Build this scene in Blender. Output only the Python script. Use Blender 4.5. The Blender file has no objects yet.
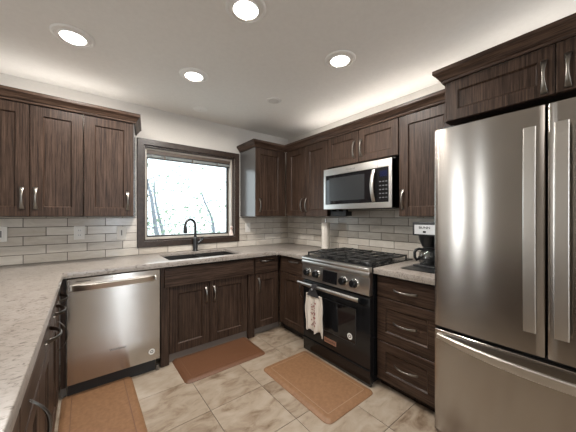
import bpy, bmesh, math, random
from mathutils import Vector, Matrix

random.seed(7)
scene = bpy.context.scene
COL = scene.collection
PI = math.pi

# ------------------------------------------------------------------ camera
cam_d = bpy.data.cameras.new('camera')
cam_d.sensor_width = 36.0
cam_d.lens = 259.9 / 576 * 36
cam_d.clip_start = 0.02
cam_d.clip_end = 200
cam = bpy.data.objects.new('camera', cam_d)
COL.objects.link(cam)
cam.location = (-2.388, -3.0364, 1.3096)
cam.rotation_euler = (PI / 2, 0, -0.6662)
scene.camera = cam

# ------------------------------------------------------------------ colour management
vs = scene.view_settings
scene.display_settings.display_device = 'sRGB'
vs.view_transform = 'Standard'
vs.look = 'None'
vs.gamma = 1.0
vs.exposure = 0.28
vs.use_curve_mapping = False

# ------------------------------------------------------------------ world (bright overcast sky)
world = bpy.data.worlds.new('sky')
scene.world = world
world.use_nodes = True
wn = world.node_tree
bg = wn.nodes['Background']
bg.inputs['Color'].default_value = (0.86, 0.94, 1.0, 1)
bg.inputs['Strength'].default_value = 2.6


# ------------------------------------------------------------------ lights
def area(name, loc, rot, sx, sy, power, col=(1, 1, 1), spread=PI):
    d = bpy.data.lights.new(name, 'AREA')
    d.shape = 'RECTANGLE'
    d.size, d.size_y = sx, sy
    d.energy = power
    d.color = col
    d.spread = spread
    o = bpy.data.objects.new(name, d)
    COL.objects.link(o)
    o.location = loc
    o.rotation_euler = rot
    return o


WARM = (1.0, 0.86, 0.70)
area('window_portal', (-1.38, 0.30, 1.55), (-PI / 2, 0, 0), 1.1, 1.1, 1).data.cycles.is_portal = True
# cool strip lights added out of view to streak the fridge and dishwasher steel
area('left_streak_light', (-5.9, -0.42, 1.20), (0, -PI / 2, 0), 2.2, 0.30, 15, (0.90, 0.96, 1.0))
area('left_streak_light', (-5.9, -1.12, 1.20), (0, -PI / 2, 0), 2.2, 0.20, 8, (0.90, 0.96, 1.0))
area('rear_streak_light', (-1.60, -6.15, 1.50), (PI / 2, 0, 0), 0.30, 1.7, 42, (0.80, 0.90, 1.0))
# soft fill added behind the camera, standing in for unseen room light
area('rear_fill_light', (-2.6, -4.3, 2.42), (0, 0, 0), 2.4, 1.6, 26, (1.0, 0.955, 0.90))
# LED strips in the trough behind the crown moulding
area('cove_light_left', (-2.52, -0.20, 2.165), (PI, 0, 0), 0.90, 0.03, 1.3, (1.0, 0.95, 0.89))
area('cove_light_right', (-0.17, -1.50, 2.165), (PI, 0, 0), 0.03, 1.65, 3.0, (1.0, 0.95, 0.89))
area('cove_light_fridge', (-0.30, -2.85, 2.165), (PI, 0, 0), 0.03, 0.85, 1.1, (1.0, 0.95, 0.89))


# ------------------------------------------------------------------ material helpers
def newmat(name):
    m = bpy.data.materials.new(name)
    m.use_nodes = True
    nt = m.node_tree
    return m, nt, nt.nodes['Principled BSDF']


def N(nt, t, **kw):
    n = nt.nodes.new(t)
    for k, v in kw.items():
        if k in n.inputs:
            n.inputs[k].default_value = v
        else:
            setattr(n, k, v)
    return n


def simple(name, col, rough=0.5, metal=0.0, spec=0.5, emis=None, es=0.0, coat=0.0):
    m, nt, b = newmat(name)
    b.inputs['Base Color'].default_value = (*col, 1)
    b.inputs['Roughness'].default_value = rough
    b.inputs['Metallic'].default_value = metal
    b.inputs['Specular IOR Level'].default_value = spec
    b.inputs['Coat Weight'].default_value = coat
    if emis:
        b.inputs['Emission Color'].default_value = (*emis, 1)
        b.inputs['Emission Strength'].default_value = es
    return m


def ramp(nt, stops):
    r = nt.nodes.new('ShaderNodeValToRGB')
    els = r.color_ramp.elements
    while len(els) < len(stops):
        els.new(0.5)
    for e, (p, c) in zip(els, stops):
        e.position = p
        e.color = (*c, 1)
    return r


def wood(name, scale, rough=0.42, k=1.04, spec=0.2):
    m, nt, b = newmat(name)
    L = nt.links
    tc = N(nt, 'ShaderNodeTexCoord')
    oi = N(nt, 'ShaderNodeObjectInfo')
    add = N(nt, 'ShaderNodeVectorMath', operation='ADD')
    mul = N(nt, 'ShaderNodeMath', operation='MULTIPLY')
    mul.inputs[1].default_value = 37.0
    L.new(oi.outputs['Random'], mul.inputs[0])
    L.new(tc.outputs['Object'], add.inputs[0])
    L.new(mul.outputs[0], add.inputs[1])
    mp = N(nt, 'ShaderNodeMapping')
    mp.inputs['Scale'].default_value = scale
    L.new(add.outputs[0], mp.inputs['Vector'])
    n1 = N(nt, 'ShaderNodeTexNoise', Scale=1.0, Detail=5.0, Roughness=0.62, Distortion=0.35)
    n2 = N(nt, 'ShaderNodeTexNoise', Scale=4.2, Detail=3.0, Roughness=0.7)
    L.new(mp.outputs[0], n1.inputs['Vector'])
    L.new(mp.outputs[0], n2.inputs['Vector'])
    mx = N(nt, 'ShaderNodeMath', operation='MULTIPLY_ADD')
    mx.inputs[1].default_value = 0.42
    L.new(n2.outputs['Fac'], mx.inputs[0])
    m2 = N(nt, 'ShaderNodeMath', operation='MULTIPLY')
    m2.inputs[1].default_value = 0.62
    L.new(n1.outputs['Fac'], m2.inputs[0])
    L.new(m2.outputs[0], mx.inputs[2])
    r = ramp(nt, [(0.37, (0.0090 * k, 0.0050 * k, 0.0034 * k)), (0.47, (0.0255 * k, 0.0145 * k, 0.0096 * k)),
                  (0.57, (0.058 * k, 0.0345 * k, 0.0235 * k)), (0.72, (0.092 * k, 0.0580 * k, 0.0415 * k))])
    L.new(mx.outputs[0], r.inputs['Fac'])
    L.new(r.outputs['Color'], b.inputs['Base Color'])
    b.inputs['Roughness'].default_value = rough
    b.inputs['Specular IOR Level'].default_value = spec
    bp = N(nt, 'ShaderNodeBump', Strength=0.12, Distance=0.001)
    L.new(mx.outputs[0], bp.inputs['Height'])
    L.new(bp.outputs[0], b.inputs['Normal'])
    return m


def stainless(name, col=(0.60, 0.575, 0.545), rough=0.27, aniso=0.65, brush=(2.0, 2.0, 260.0), bump=0.0, rot=0.25):
    m, nt, b = newmat(name)
    L = nt.links
    tc = N(nt, 'ShaderNodeTexCoord')
    mp = N(nt, 'ShaderNodeMapping')
    mp.inputs['Scale'].default_value = brush
    L.new(tc.outputs['Object'], mp.inputs['Vector'])
    n = N(nt, 'ShaderNodeTexNoise', Scale=3.0, Detail=3.0, Roughness=0.6)
    L.new(mp.outputs[0], n.inputs['Vector'])
    mr = N(nt, 'ShaderNodeMapRange')
    mr.inputs['To Min'].default_value = rough - 0.012
    mr.inputs['To Max'].default_value = rough + 0.012
    L.new(n.outputs['Fac'], mr.inputs['Value'])
    L.new(mr.outputs[0], b.inputs['Roughness'])
    b.inputs['Base Color'].default_value = (*col, 1)
    b.inputs['Metallic'].default_value = 1.0
    b.inputs['Anisotropic'].default_value = aniso
    b.inputs['Anisotropic Rotation'].default_value = rot
    tg = N(nt, 'ShaderNodeTangent', direction_type='RADIAL', axis='Z')
    L.new(tg.outputs[0], b.inputs['Tangent'])
    return m


def glass(name, tint=(1, 1, 1), gl=0.08, rough=0.02):
    m = bpy.data.materials.new(name)
    m.use_nodes = True
    nt = m.node_tree
    nt.nodes.clear()
    o = nt.nodes.new('ShaderNodeOutputMaterial')
    t = nt.nodes.new('ShaderNodeBsdfTransparent')
    t.inputs[0].default_value = (*tint, 1)
    g = nt.nodes.new('ShaderNodeBsdfGlossy')
    g.inputs['Roughness'].default_value = rough
    mx = nt.nodes.new('ShaderNodeMixShader')
    mx.inputs[0].default_value = gl
    nt.links.new(t.outputs[0], mx.inputs[1])
    nt.links.new(g.outputs[0], mx.inputs[2])
    nt.links.new(mx.outputs[0], o.inputs[0])
    return m


def island_noise(name, stops, rough, nscale=(6, 6, 6), amount=0.6, spread=0.35, detail=4.0, distort=0.8, bump=0.0, spec=0.5):
    """one tone per loose piece of the mesh (Random Per Island) plus clouding inside it"""
    m, nt, b = newmat(name)
    L = nt.links
    tc = N(nt, 'ShaderNodeTexCoord')
    ge = N(nt, 'ShaderNodeNewGeometry')
    ml = N(nt, 'ShaderNodeMath', operation='MULTIPLY')
    ml.inputs[1].default_value = 53.0
    L.new(ge.outputs['Random Per Island'], ml.inputs[0])
    ad = N(nt, 'ShaderNodeVectorMath', operation='ADD')
    L.new(tc.outputs['Object'], ad.inputs[0])
    L.new(ml.outputs[0], ad.inputs[1])
    mp = N(nt, 'ShaderNodeMapping')
    mp.inputs['Scale'].default_value = nscale
    L.new(ad.outputs[0], mp.inputs['Vector'])
    n = N(nt, 'ShaderNodeTexNoise', Scale=1.0, Detail=detail, Roughness=0.6, Distortion=distort)
    L.new(mp.outputs[0], n.inputs['Vector'])
    a = N(nt, 'ShaderNodeMath', operation='MULTIPLY')
    a.inputs[1].default_value = amount
    L.new(n.outputs['Fac'], a.inputs[0])
    c = N(nt, 'ShaderNodeMath', operation='MULTIPLY_ADD')
    c.inputs[1].default_value = spread
    L.new(ge.outputs['Random Per Island'], c.inputs[0])
    L.new(a.outputs[0], c.inputs[2])
    r = ramp(nt, stops)
    L.new(c.outputs[0], r.inputs['Fac'])
    L.new(r.outputs['Color'], b.inputs['Base Color'])
    b.inputs['Roughness'].default_value = rough
    b.inputs['Specular IOR Level'].default_value = spec
    if bump:
        bp = N(nt, 'ShaderNodeBump', Strength=bump, Distance=0.002)
        L.new(n.outputs['Fac'], bp.inputs['Height'])
        L.new(bp.outputs[0], b.inputs['Normal'])
    return m, nt, b, r, n


def quartz(name):
    m, nt, b = newmat(name)
    L = nt.links
    tc = N(nt, 'ShaderNodeTexCoord')
    n1 = N(nt, 'ShaderNodeTexNoise', Scale=44.0, Detail=4.0, Roughness=0.62, Distortion=1.6)
    n2 = N(nt, 'ShaderNodeTexNoise', Scale=7.0, Detail=3.0, Roughness=0.6, Distortion=0.6)
    mp = N(nt, 'ShaderNodeMapping')
    mp.inputs['Scale'].default_value = (0.7, 1.25, 1.0)
    mp.inputs['Rotation'].default_value = (0, 0, 0.5)
    L.new(tc.outputs['Object'], mp.inputs['Vector'])
    L.new(mp.outputs[0], n1.inputs['Vector'])
    L.new(tc.outputs['Object'], n2.inputs['Vector'])
    r1 = ramp(nt, [(0.32, (0.095, 0.075, 0.062)), (0.395, (0.185, 0.157, 0.134)), (0.45, (0.272, 0.240, 0.212)), (0.66, (0.312, 0.280, 0.249))])
    L.new(n1.outputs['Fac'], r1.inputs['Fac'])
    r2 = ramp(nt, [(0.30, (0.86, 0.84, 0.82)), (0.62, (1.0, 1.0, 1.0))])
    L.new(n2.outputs['Fac'], r2.inputs['Fac'])
    mx = N(nt, 'ShaderNodeMix', data_type='RGBA', blend_type='MULTIPLY')
    mx.inputs[0].default_value = 1.0
    L.new(r1.outputs[0], mx.inputs[6])
    L.new(r2.outputs[0], mx.inputs[7])
    L.new(mx.outputs[2], b.inputs['Base Color'])
    b.inputs['Roughness'].default_value = 0.30
    b.inputs['Specular IOR Level'].default_value = 0.45
    return m


def noisy(name, c0, c1, scale, rough, bump=0.0, spec=0.4, stretch=(1, 1, 1), detail=4.0, dist=0.002):
    m, nt, b = newmat(name)
    L = nt.links
    tc = N(nt, 'ShaderNodeTexCoord')
    mp = N(nt, 'ShaderNodeMapping')
    mp.inputs['Scale'].default_value = stretch
    L.new(tc.outputs['Object'], mp.inputs['Vector'])
    n = N(nt, 'ShaderNodeTexNoise', Scale=scale, Detail=detail, Roughness=0.6)
    L.new(mp.outputs[0], n.inputs['Vector'])
    r = ramp(nt, [(0.32, c0), (0.68, c1)])
    L.new(n.outputs['Fac'], r.inputs['Fac'])
    L.new(r.outputs[0], b.inputs['Base Color'])
    b.inputs['Roughness'].default_value = rough
    b.inputs['Specular IOR Level'].default_value = spec
    if bump:
        bp = N(nt, 'ShaderNodeBump', Strength=bump, Distance=dist)
        L.new(n.outputs['Fac'], bp.inputs['Height'])
        L.new(bp.outputs[0], b.inputs['Normal'])
    return m


WOOD_V = wood('dark_wood_upright_grain', (105, 105, 2.6))
WOOD_H = wood('dark_wood_lying_grain', (2.6, 90, 90))
WOOD_IN = wood('dark_wood_carcass', (52, 52, 2.2), k=0.62, rough=0.5)
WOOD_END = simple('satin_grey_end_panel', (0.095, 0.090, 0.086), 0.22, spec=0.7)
WOOD_CASE = noisy('dark_wood_casing', (0.022, 0.0125, 0.0082), (0.046, 0.0275, 0.0185), 30, 0.36)
WOOD_CROWN = wood('dark_wood_crown', (2.2, 2.2, 60), k=1.35)
TOE = simple('toe_kick_vinyl', (0.17, 0.142, 0.12), 0.4)
STEEL = stainless('brushed_stainless', (0.445, 0.412, 0.378), 0.20, 0.90)
STEEL_H = stainless('stainless_bar', (0.60, 0.565, 0.52), 0.33, 0.3)
STEEL_RANGE = stainless('stainless_range', (0.62, 0.60, 0.57), 0.28, 0.3)
NICKEL = simple('satin_nickel', (0.27, 0.25, 0.225), 0.33, 1.0)
PEWTER = simple('dark_pewter', (0.17, 0.155, 0.14), 0.35, 1.0)
CHROME = simple('chrome', (0.75, 0.74, 0.72), 0.12, 1.0)
BLACK_GLOSS = simple('black_enamel', (0.0075, 0.0075, 0.008), 0.16)
BLACK_GLASS = simple('black_glass', (0.006, 0.006, 0.007), 0.05, spec=0.6)
BLACK_MATTE = simple('black_matte', (0.011, 0.0105, 0.0105), 0.5)
BLACK_IRON = noisy('cast_iron', (0.018, 0.018, 0.018), (0.042, 0.040, 0.038), 90, 0.38, 0.25)
BLACK_PLASTIC = simple('black_plastic', (0.010, 0.010, 0.011), 0.32)
GREY_DARK = simple('dark_grey_sheet', (0.03, 0.03, 0.032), 0.45, 0.3)
WHITE_PLASTIC = simple('white_plastic', (0.74, 0.72, 0.68), 0.38)
PLATE_GREY = simple('outlet_plate', (0.74, 0.71, 0.66), 0.42)
WALLPAINT = noisy('wall_paint', (0.66, 0.625, 0.58), (0.69, 0.655, 0.61), 60, 0.85, 0.05)
CEILPAINT = noisy('ceiling_paint', (0.79, 0.755, 0.71), (0.82, 0.785, 0.74), 35, 0.9, 0.12)
QUARTZ = quartz('quartz_worktop')
TILE, *_ = island_noise('glazed_backsplash_tile', [(0.22, (0.46, 0.405, 0.34)), (0.5, (0.60, 0.545, 0.475)), (0.78, (0.71, 0.665, 0.595))],
                        0.22, nscale=(7, 7, 22), amount=0.60, spread=0.30, spec=0.5)
GROUT = simple('backsplash_grout', (0.085, 0.070, 0.058), 0.85)
FLOORTILE, fnt, fb, fr, fnoise = island_noise('stone_floor_tile',
    [(0.32, (0.115, 0.075, 0.048)), (0.41, (0.210, 0.155, 0.108)), (0.51, (0.285, 0.228, 0.170)), (0.70, (0.355, 0.298, 0.236))],
    0.32, nscale=(6.5, 11.0, 6.0), amount=0.88, spread=0.18, detail=14.0, distort=0.6, bump=0.06, spec=0.45)
FGROUT = simple('floor_grout', (0.075, 0.055, 0.040), 0.9)
MAT_DARK = noisy('brown_vinyl_mat', (0.098, 0.041, 0.0185), (0.126, 0.055, 0.026), 160, 0.5, 0.2)
MAT_TAN = noisy('tan_vinyl_mat', (0.172, 0.086, 0.040), (0.228, 0.121, 0.060), 45, 0.55, 0.2)
MAT_TAN_EDGE = simple('tan_vinyl_line', (0.26, 0.165, 0.10), 0.5)
MAT_DARK_EDGE = simple('brown_vinyl_edge', (0.125, 0.060, 0.032), 0.5)
VINYL = simple('window_vinyl', (0.50, 0.45, 0.39), 0.45)
SASH = simple('dark_sash', (0.028, 0.022, 0.019), 0.4)
GLASS = glass('window_glass', (0.97, 1.0, 1.0), 0.05)
CARAFE_GLASS = glass('carafe_glass', (0.80, 0.80, 0.80), 0.14, 0.03)
BLINDMAT = simple('blind_slats', (0.66, 0.66, 0.63), 0.5)
BLINDRAIL = simple('blind_rail', (0.10, 0.070, 0.05), 0.5)
LENS = simple('lit_lens', (1, 1, 1), 0.5, emis=(1.0, 0.97, 0.92), es=6.0)
TRIMWHITE = simple('lamp_trim', (0.82, 0.79, 0.75), 0.45)
PAPER = noisy('paper_towel', (0.70, 0.65, 0.58), (0.80, 0.75, 0.68), 60, 0.95, 0.2)
PORCELAIN = simple('pale_ceramic', (0.72, 0.60, 0.54), 0.3)
SINKMAT = simple('dark_composite_sink', (0.020, 0.018, 0.017), 0.4)
FAUCETMAT = simple('matte_black_metal', (0.012, 0.012, 0.013), 0.33, 0.0, 0.5)
INK_DARK = simple('dark_ink', (0.05, 0.05, 0.05), 0.5)
INK_GREY = simple('grey_ink', (0.20, 0.19, 0.18), 0.5)
INK_DIM = simple('dim_ink', (0.075, 0.075, 0.08), 0.5)
INK_WHITE = simple('pale_ink', (0.62, 0.62, 0.62), 0.5)
BADGE = simple('copper_badge', (0.52, 0.30, 0.22), 0.35, 0.6)
DISPLAY = simple('display_glow', (0.004, 0.005, 0.02), 0.15, emis=(0.10, 0.20, 0.75), es=0.02)
SILVER = simple('silver_plate', (0.60, 0.60, 0.60), 0.35, 0.6)
STICKER = simple('sticker_white', (0.70, 0.68, 0.64), 0.5)
RED_PRINT = simple('red_print', (0.21, 0.035, 0.033), 0.9)
CROCHET = noisy('black_yarn', (0.010, 0.009, 0.010), (0.022, 0.02, 0.02), 200, 0.95, 0.5)
BARK = noisy('tree_bark', (0.15, 0.165, 0.19), (0.24, 0.26, 0.29), 14, 0.9)
LEAF = noisy('tree_leaf', (0.17, 0.24, 0.19), (0.29, 0.37, 0.24), 3, 0.7)
SNOWY = simple('pale_ground', (0.75, 0.76, 0.74), 0.9)


def towel_mat():
    m, nt, b = newmat('printed_towel')
    L = nt.links
    b.inputs['Roughness'].default_value = 0.95
    b.inputs['Base Color'].default_value = (0.62, 0.56, 0.49, 1)
    tc = N(nt, 'ShaderNodeTexCoord')
    n = N(nt, 'ShaderNodeTexNoise', Scale=220.0, Detail=2.0)
    L.new(tc.outputs['Object'], n.inputs['Vector'])
    bp = N(nt, 'ShaderNodeBump', Strength=0.3, Distance=0.001)
    L.new(n.outputs['Fac'], bp.inputs['Height'])
    L.new(bp.outputs[0], b.inputs['Normal'])
    return m


TOWEL = towel_mat()


# ------------------------------------------------------------------ mesh helpers
class MB:
    def __init__(self):
        self.bm = bmesh.new()
        self.mi = 0

    def face(self, vs):
        f = self.bm.faces.new(vs)
        f.material_index = self.mi
        return f

    def box(self, x0, x1, y0, y1, z0, z1):
        x0, x1 = min(x0, x1), max(x0, x1)
        y0, y1 = min(y0, y1), max(y0, y1)
        z0, z1 = min(z0, z1), max(z0, z1)
        v = [self.bm.verts.new((x, y, z)) for x in (x0, x1) for y in (y0, y1) for z in (z0, z1)]
        for q in ((0, 1, 3, 2), (4, 6, 7, 5), (0, 4, 5, 1), (2, 3, 7, 6), (0, 2, 6, 4), (1, 5, 7, 3)):
            self.face([v[i] for i in q])
        return self

    def loops(self, rings, closed_ring=True, caps=True, closed_path=False):
        vr = [[self.bm.verts.new(p) for p in r] for r in rings]
        n = len(vr[0])
        m = len(vr)
        for i in range(m if closed_path else m - 1):
            a, b = vr[i], vr[(i + 1) % m]
            for j in range(n if closed_ring else n - 1):
                k = (j + 1) % n
                self.face([a[j], a[k], b[k], b[j]])
        if caps and not closed_path and n > 2 and closed_ring:
            self.face(list(reversed(vr[0])))
            self.face(vr[-1])
        return self

    def prism(self, poly, axis, a, b):
        """poly in the two other axes (in xyz order), extruded along axis from a to b"""
        def P(p, t):
            q = list(p)
            q.insert(axis, t)
            return tuple(q)
        return self.loops([[P(p, a) for p in poly], [P(p, b) for p in poly]])

    def tube(self, pts, rad, seg=12, caps=True, closed=False):
        pts = [Vector(p) for p in pts]
        n = len(pts)
        rings = []
        up = None
        for i, p in enumerate(pts):
            if closed:
                t = (pts[(i + 1) % n] - pts[i - 1]).normalized()
            else:
                t = (pts[min(i + 1, n - 1)] - pts[max(i - 1, 0)]).normalized()
            if up is None:
                up = Vector((0, 0, 1)) if abs(t.z) < 0.9 else Vector((1, 0, 0))
            s = t.cross(up)
            if s.length < 1e-6:
                s = t.cross(Vector((0, 1, 0)))
            s.normalize()
            up = s.cross(t).normalized()
            r = rad(i / max(1, n - 1)) if callable(rad) else rad
            rings.append([p + (s * math.cos(2 * PI * j / seg) + up * math.sin(2 * PI * j / seg)) * r for j in range(seg)])
        return self.loops(rings, caps=caps, closed_path=closed)

    def lathe(self, prof, c=(0, 0, 0), seg=28, axis='Z', caps=True):
        rings = []
        for r, h in prof:
            ring = []
            for j in range(seg):
                a = 2 * PI * j / seg
                u, w = r * math.cos(a), r * math.sin(a)
                p = {'Z': (u, w, h), 'Y': (u, h, w), 'X': (h, u, w)}[axis]
                ring.append((p[0] + c[0], p[1] + c[1], p[2] + c[2]))
            rings.append(ring)
        return self.loops(rings, caps=caps)

    def frame(self, x0, x1, z0, z1, w, y0, y1):
        """mitred rectangular frame in the xz plane between depths y0 and y1; w = width or (l, r, b, t)"""
        l, r, b, t = (w,) * 4 if not isinstance(w, tuple) else w
        o = [(x0, z0), (x1, z0), (x1, z1), (x0, z1)]
        i = [(x0 + l, z0 + b), (x1 - r, z0 + b), (x1 - r, z1 - t), (x0 + l, z1 - t)]
        rings = []
        for k in range(4):
            rings.append([(o[k][0], y0, o[k][1]), (i[k][0], y0, i[k][1]), (i[k][0], y1, i[k][1]), (o[k][0], y1, o[k][1])])
        return self.loops(rings, closed_path=True)

    def done(self):
        me = bpy.data.meshes.new('m')
        bmesh.ops.recalc_face_normals(self.bm, faces=self.bm.faces[:])
        self.bm.to_mesh(me)
        self.bm.free()
        return me


def tag(o, label=None, cat=None, group=None, kind=None):
    if label:
        o['label'] = label
    if cat:
        o['category'] = cat
    if group:
        o['group'] = group
    if kind:
        o['kind'] = kind
    return o


def obj(name, mb, mats, parent=None, bevel=0.0, seg=2, ang=35, loc=None, rot=None, label=None):
    me = mb.done() if isinstance(mb, MB) else mb
    me.name = name
    if not isinstance(mats, (list, tuple)):
        mats = [mats]
    if len(me.materials) == 0:
        for m in mats:
            me.materials.append(m)
    if isinstance(mb, MB):
        me.shade_smooth()
        me.set_sharp_from_angle(angle=math.radians(ang))
    o = bpy.data.objects.new(name, me)
    COL.objects.link(o)
    if parent:
        o.parent = parent
    if loc:
        o.location = loc
    if rot:
        o.rotation_euler = rot
    if bevel:
        b = o.modifiers.new('bevel', 'BEVEL')
        b.width = bevel
        b.segments = seg
        b.limit_method = 'ANGLE'
        b.angle_limit = math.radians(40)
        b.harden_normals = True
    if label:
        o['label'] = label
    return o


def thing(name, label, cat, loc=(0, 0, 0), rz=0.0, group=None):
    o = bpy.data.objects.new(name, None)
    o.empty_display_size = 0.1
    COL.objects.link(o)
    o.location = loc
    o.rotation_euler = (0, 0, rz)
    return tag(o, label, cat, group)


def copy_tree(o, parent=None):
    c = o.copy()
    COL.objects.link(c)
    if parent:
        c.parent = parent
    for ch in list(o.children):
        copy_tree(ch, c)
    return c


def text_part(name, s, size, mat, parent, loc, rot=(PI / 2, 0, 0), depth=0.0004, bold=False, sx=1.0):
    cu = bpy.data.curves.new(name, 'FONT')
    cu.body = s
    cu.size = size
    cu.extrude = depth
    cu.align_x = 'CENTER'
    cu.align_y = 'CENTER'
    if bold:
        cu.offset = size * 0.02
    t = bpy.data.objects.new(name + '_tmp', cu)
    COL.objects.link(t)
    dg = bpy.context.evaluated_depsgraph_get()
    me = bpy.data.meshes.new_from_object(t.evaluated_get(dg))
    bpy.data.objects.remove(t)
    bpy.data.curves.remove(cu)
    me.materials.clear()
    me.materials.append(mat)
    o = bpy.data.objects.new(name, me)
    COL.objects.link(o)
    o.parent = parent
    o.location = loc
    o.rotation_euler = rot
    o.scale = (sx, 1, 1)
    return o


# pulls: an arched bar with flared flat feet, feet on the plane y = 0, bowing to -y
def pull_mesh(L, h, w_end, w_mid, t):
    mb = MB()
    rings = []
    n = 17
    for i in range(n):
        s = -1 + 2 * i / (n - 1)
        z = s * L / 2
        y = -h * (1 - abs(s) ** 2.4) - t * 0.5
        dy = h * 2.4 * abs(s) ** 1.4 * (1 if s > 0 else -1) / (L / 2)
        nrm = Vector((0, -1, dy)).normalized() if True else None
        nrm = Vector((0, -1, -dy)).normalized()
        w = w_mid + (w_end - w_mid) * abs(s) ** 1.6
        tt = t * (1.0 + 0.5 * abs(s) ** 3)
        ring = []
        for j in range(10):
            a = 2 * PI * j / 10
            off = nrm * (math.sin(a) * tt / 2) + Vector((math.cos(a) * w / 2, 0, 0))
            ring.append(Vector((0, y, z)) + off)
        rings.append(ring)
    mb.loops(rings)
    return mb.done()


PULL = pull_mesh(0.160, 0.026, 0.027, 0.011, 0.006)
PULL.shade_smooth()
PULL_BIG = pull_mesh(0.170, 0.032, 0.017, 0.011, 0.008)
PULL_DEEP = pull_mesh(0.185, 0.042, 0.019, 0.015, 0.012)
PULL_DEEP.shade_smooth()
PULL_BIG.shade_smooth()
PULL_DARK = PULL_BIG.copy()
PULL.materials.append(NICKEL)
PULL_BIG.materials.append(NICKEL)
PULL_DEEP.materials.append(PEWTER)
PULL_DARK.materials.append(PEWTER)


def add_pull(parent, x, y, z, orient='v', me=None):
    return obj('handle', me or PULL, [], parent, loc=(x, y, z), rot=(0, 0, 0) if orient == 'v' else (0, PI / 2, 0))


# shaker front: one solid with a recessed panel, face at y = -t, back at y = 0
def shaker(x0, x1, z0, z1, rail=0.07, t=0.020, rec=0.010, bead=0.008, y=0.0, stile=None):
    mb = MB()
    st = stile or rail
    def ring(ix, iz, yy):
        return [(x0 + ix, yy, z0 + iz), (x1 - ix, yy, z0 + iz), (x1 - ix, yy, z1 - iz), (x0 + ix, yy, z1 - iz)]
    e = 0.0022
    R = [ring(0, 0, y), ring(0, 0, y - t + e), ring(e, e, y - t), ring(st, rail, y - t), ring(st + .0012, rail + .0012, y - t + .003), ring(st + bead, rail + bead, y - t + rec - .001), ring(st + bead + .0008, rail + bead + .0008, y - t + rec)]
    mb.loops(R, caps=True)
    return mb


def slab(x0, x1, z0, z1, t=0.020, y=0.0):
    mb = MB()
    e = 0.0025
    def ring(i, yy):
        return [(x0 + i, yy, z0 + i), (x1 - i, yy, z0 + i), (x1 - i, yy, z1 - i), (x0 + i, yy, z1 - i)]
    mb.loops([ring(0, y), ring(0, y - t + e), ring(e, y - t)])
    return mb


# ------------------------------------------------------------------ the room
H = 2.447
RX0, RY0 = -6.0, -6.3


def structure(name, mb, mats, parent=None, **k):
    o = obj(name, mb, mats, parent, **k)
    if not parent:
        o['kind'] = 'structure'
    return o


mb = MB().box(RX0, 0.0, RY0, 0.0, -0.06, -0.003)
floor = structure('floor', mb, FGROUT)
P = 0.408
mb = MB()
gx0, gy0 = -1.308 - 12 * P, -1.340 - 13 * P
for i in range(17):
    for j in range(18):
        a, b = gx0 + i * P, gy0 + j * P
        a0, a1, b0, b1 = max(a + .002, RX0), min(a + P - .002, 0), max(b + .002, RY0), min(b + P - .002, 0)
        if a1 - a0 > 0.02 and b1 - b0 > 0.02:
            mb.box(a0, a1, b0, b1, -0.008, 0.0)
obj('floor_tiles', mb, FLOORTILE, floor)

structure('ceiling', MB().box(RX0 - .2, 0.2, RY0 - .2, 0.2, H, H + 0.12), CEILPAINT)
# back wall with the window opening
WX0, WX1, WZ0, WZ1 = -1.900, -0.873, 1.047, 2.046
mb = MB()
mb.box(RX0 - .2, WX0, 0, 0.16, -0.06, H)
mb.box(WX1, 0.2, 0, 0.16, -0.06, H)
mb.box(WX0, WX1, 0, 0.16, -0.06, WZ0)
mb.box(WX0, WX1, 0, 0.16, WZ1, H)
wall_back = structure('wall_back', mb, WALLPAINT)
wall_right = structure('wall_right', MB().box(0, 0.16, RY0 - .2, 0, -0.06, H), WALLPAINT)
structure('wall_left', MB().box(RX0 - .16, RX0, RY0, 0, -0.06, H), WALLPAINT)
structure('wall_rear', MB().box(RX0, 0, RY0 - .16, RY0, -0.06, H), WALLPAINT)

# backsplash tiles: running bond, every tile a raised piece
TH, TG = 0.0757, 0.0044


def tiles(rects, pitch, phase, place, u0, u1):
    mb = MB()
    gb = MB()
    for (a0, a1, c0, c1) in rects:
        if place == 'back':
            gb.box(a0, a1, -0.0045, 0.0, c0, c1)
        else:
            gb.box(-0.0045, 0.0, a0, a1, c0, c1)
    for k in range(0, 7):
        z0 = 0.9155 + k * TH
        z1 = z0 + TH - TG
        sh = phase if k % 2 == 0 else phase + pitch / 2
        n0 = int(math.floor((u0 - sh) / pitch)) - 1
        n1 = int(math.ceil((u1 - sh) / pitch)) + 1
        for n in range(n0, n1):
            t0, t1 = sh + n * pitch + TG / 2, sh + (n + 1) * pitch - TG / 2
            for (a0, a1, c0, c1) in rects:
                p0, p1, q0, q1 = max(t0, a0), min(t1, a1), max(z0, c0), min(z1, c1)
                if p1 - p0 > 0.006 and q1 - q0 > 0.006:
                    d = -0.0085 - random.random() * 0.0006
                    if place == 'back':
                        mb.box(p0, p1, d, -0.001, q0, q1)
                    else:
                        mb.box(d, -0.001, p0, p1, q0, q1)
    return mb, gb


r_back = [(-3.30, -1.963, 0.914, 1.303), (-1.963, -0.810, 0.914, 0.983), (-0.810, -0.0095, 0.914, 1.303)]
mb, gb = tiles(r_back, 0.278, -2.780, 'back', -3.3, 0)
obj('backsplash_tiles', mb, TILE, wall_back, bevel=0.0012, seg=1)
obj('backsplash_grout', gb, GROUT, wall_back)
r_right = [(-1.108, -0.0095, 0.914, 1.303), (-1.905, -1.108, 0.914, 1.385), (-2.334, -1.905, 0.914, 1.303)]
mb, gb = tiles(r_right, 0.281, -1.262, 'right', -2.35, 0)
obj('backsplash_tiles', mb, TILE, wall_right, bevel=0.0012, seg=1)
obj('backsplash_grout', gb, GROUT, wall_right)

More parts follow.
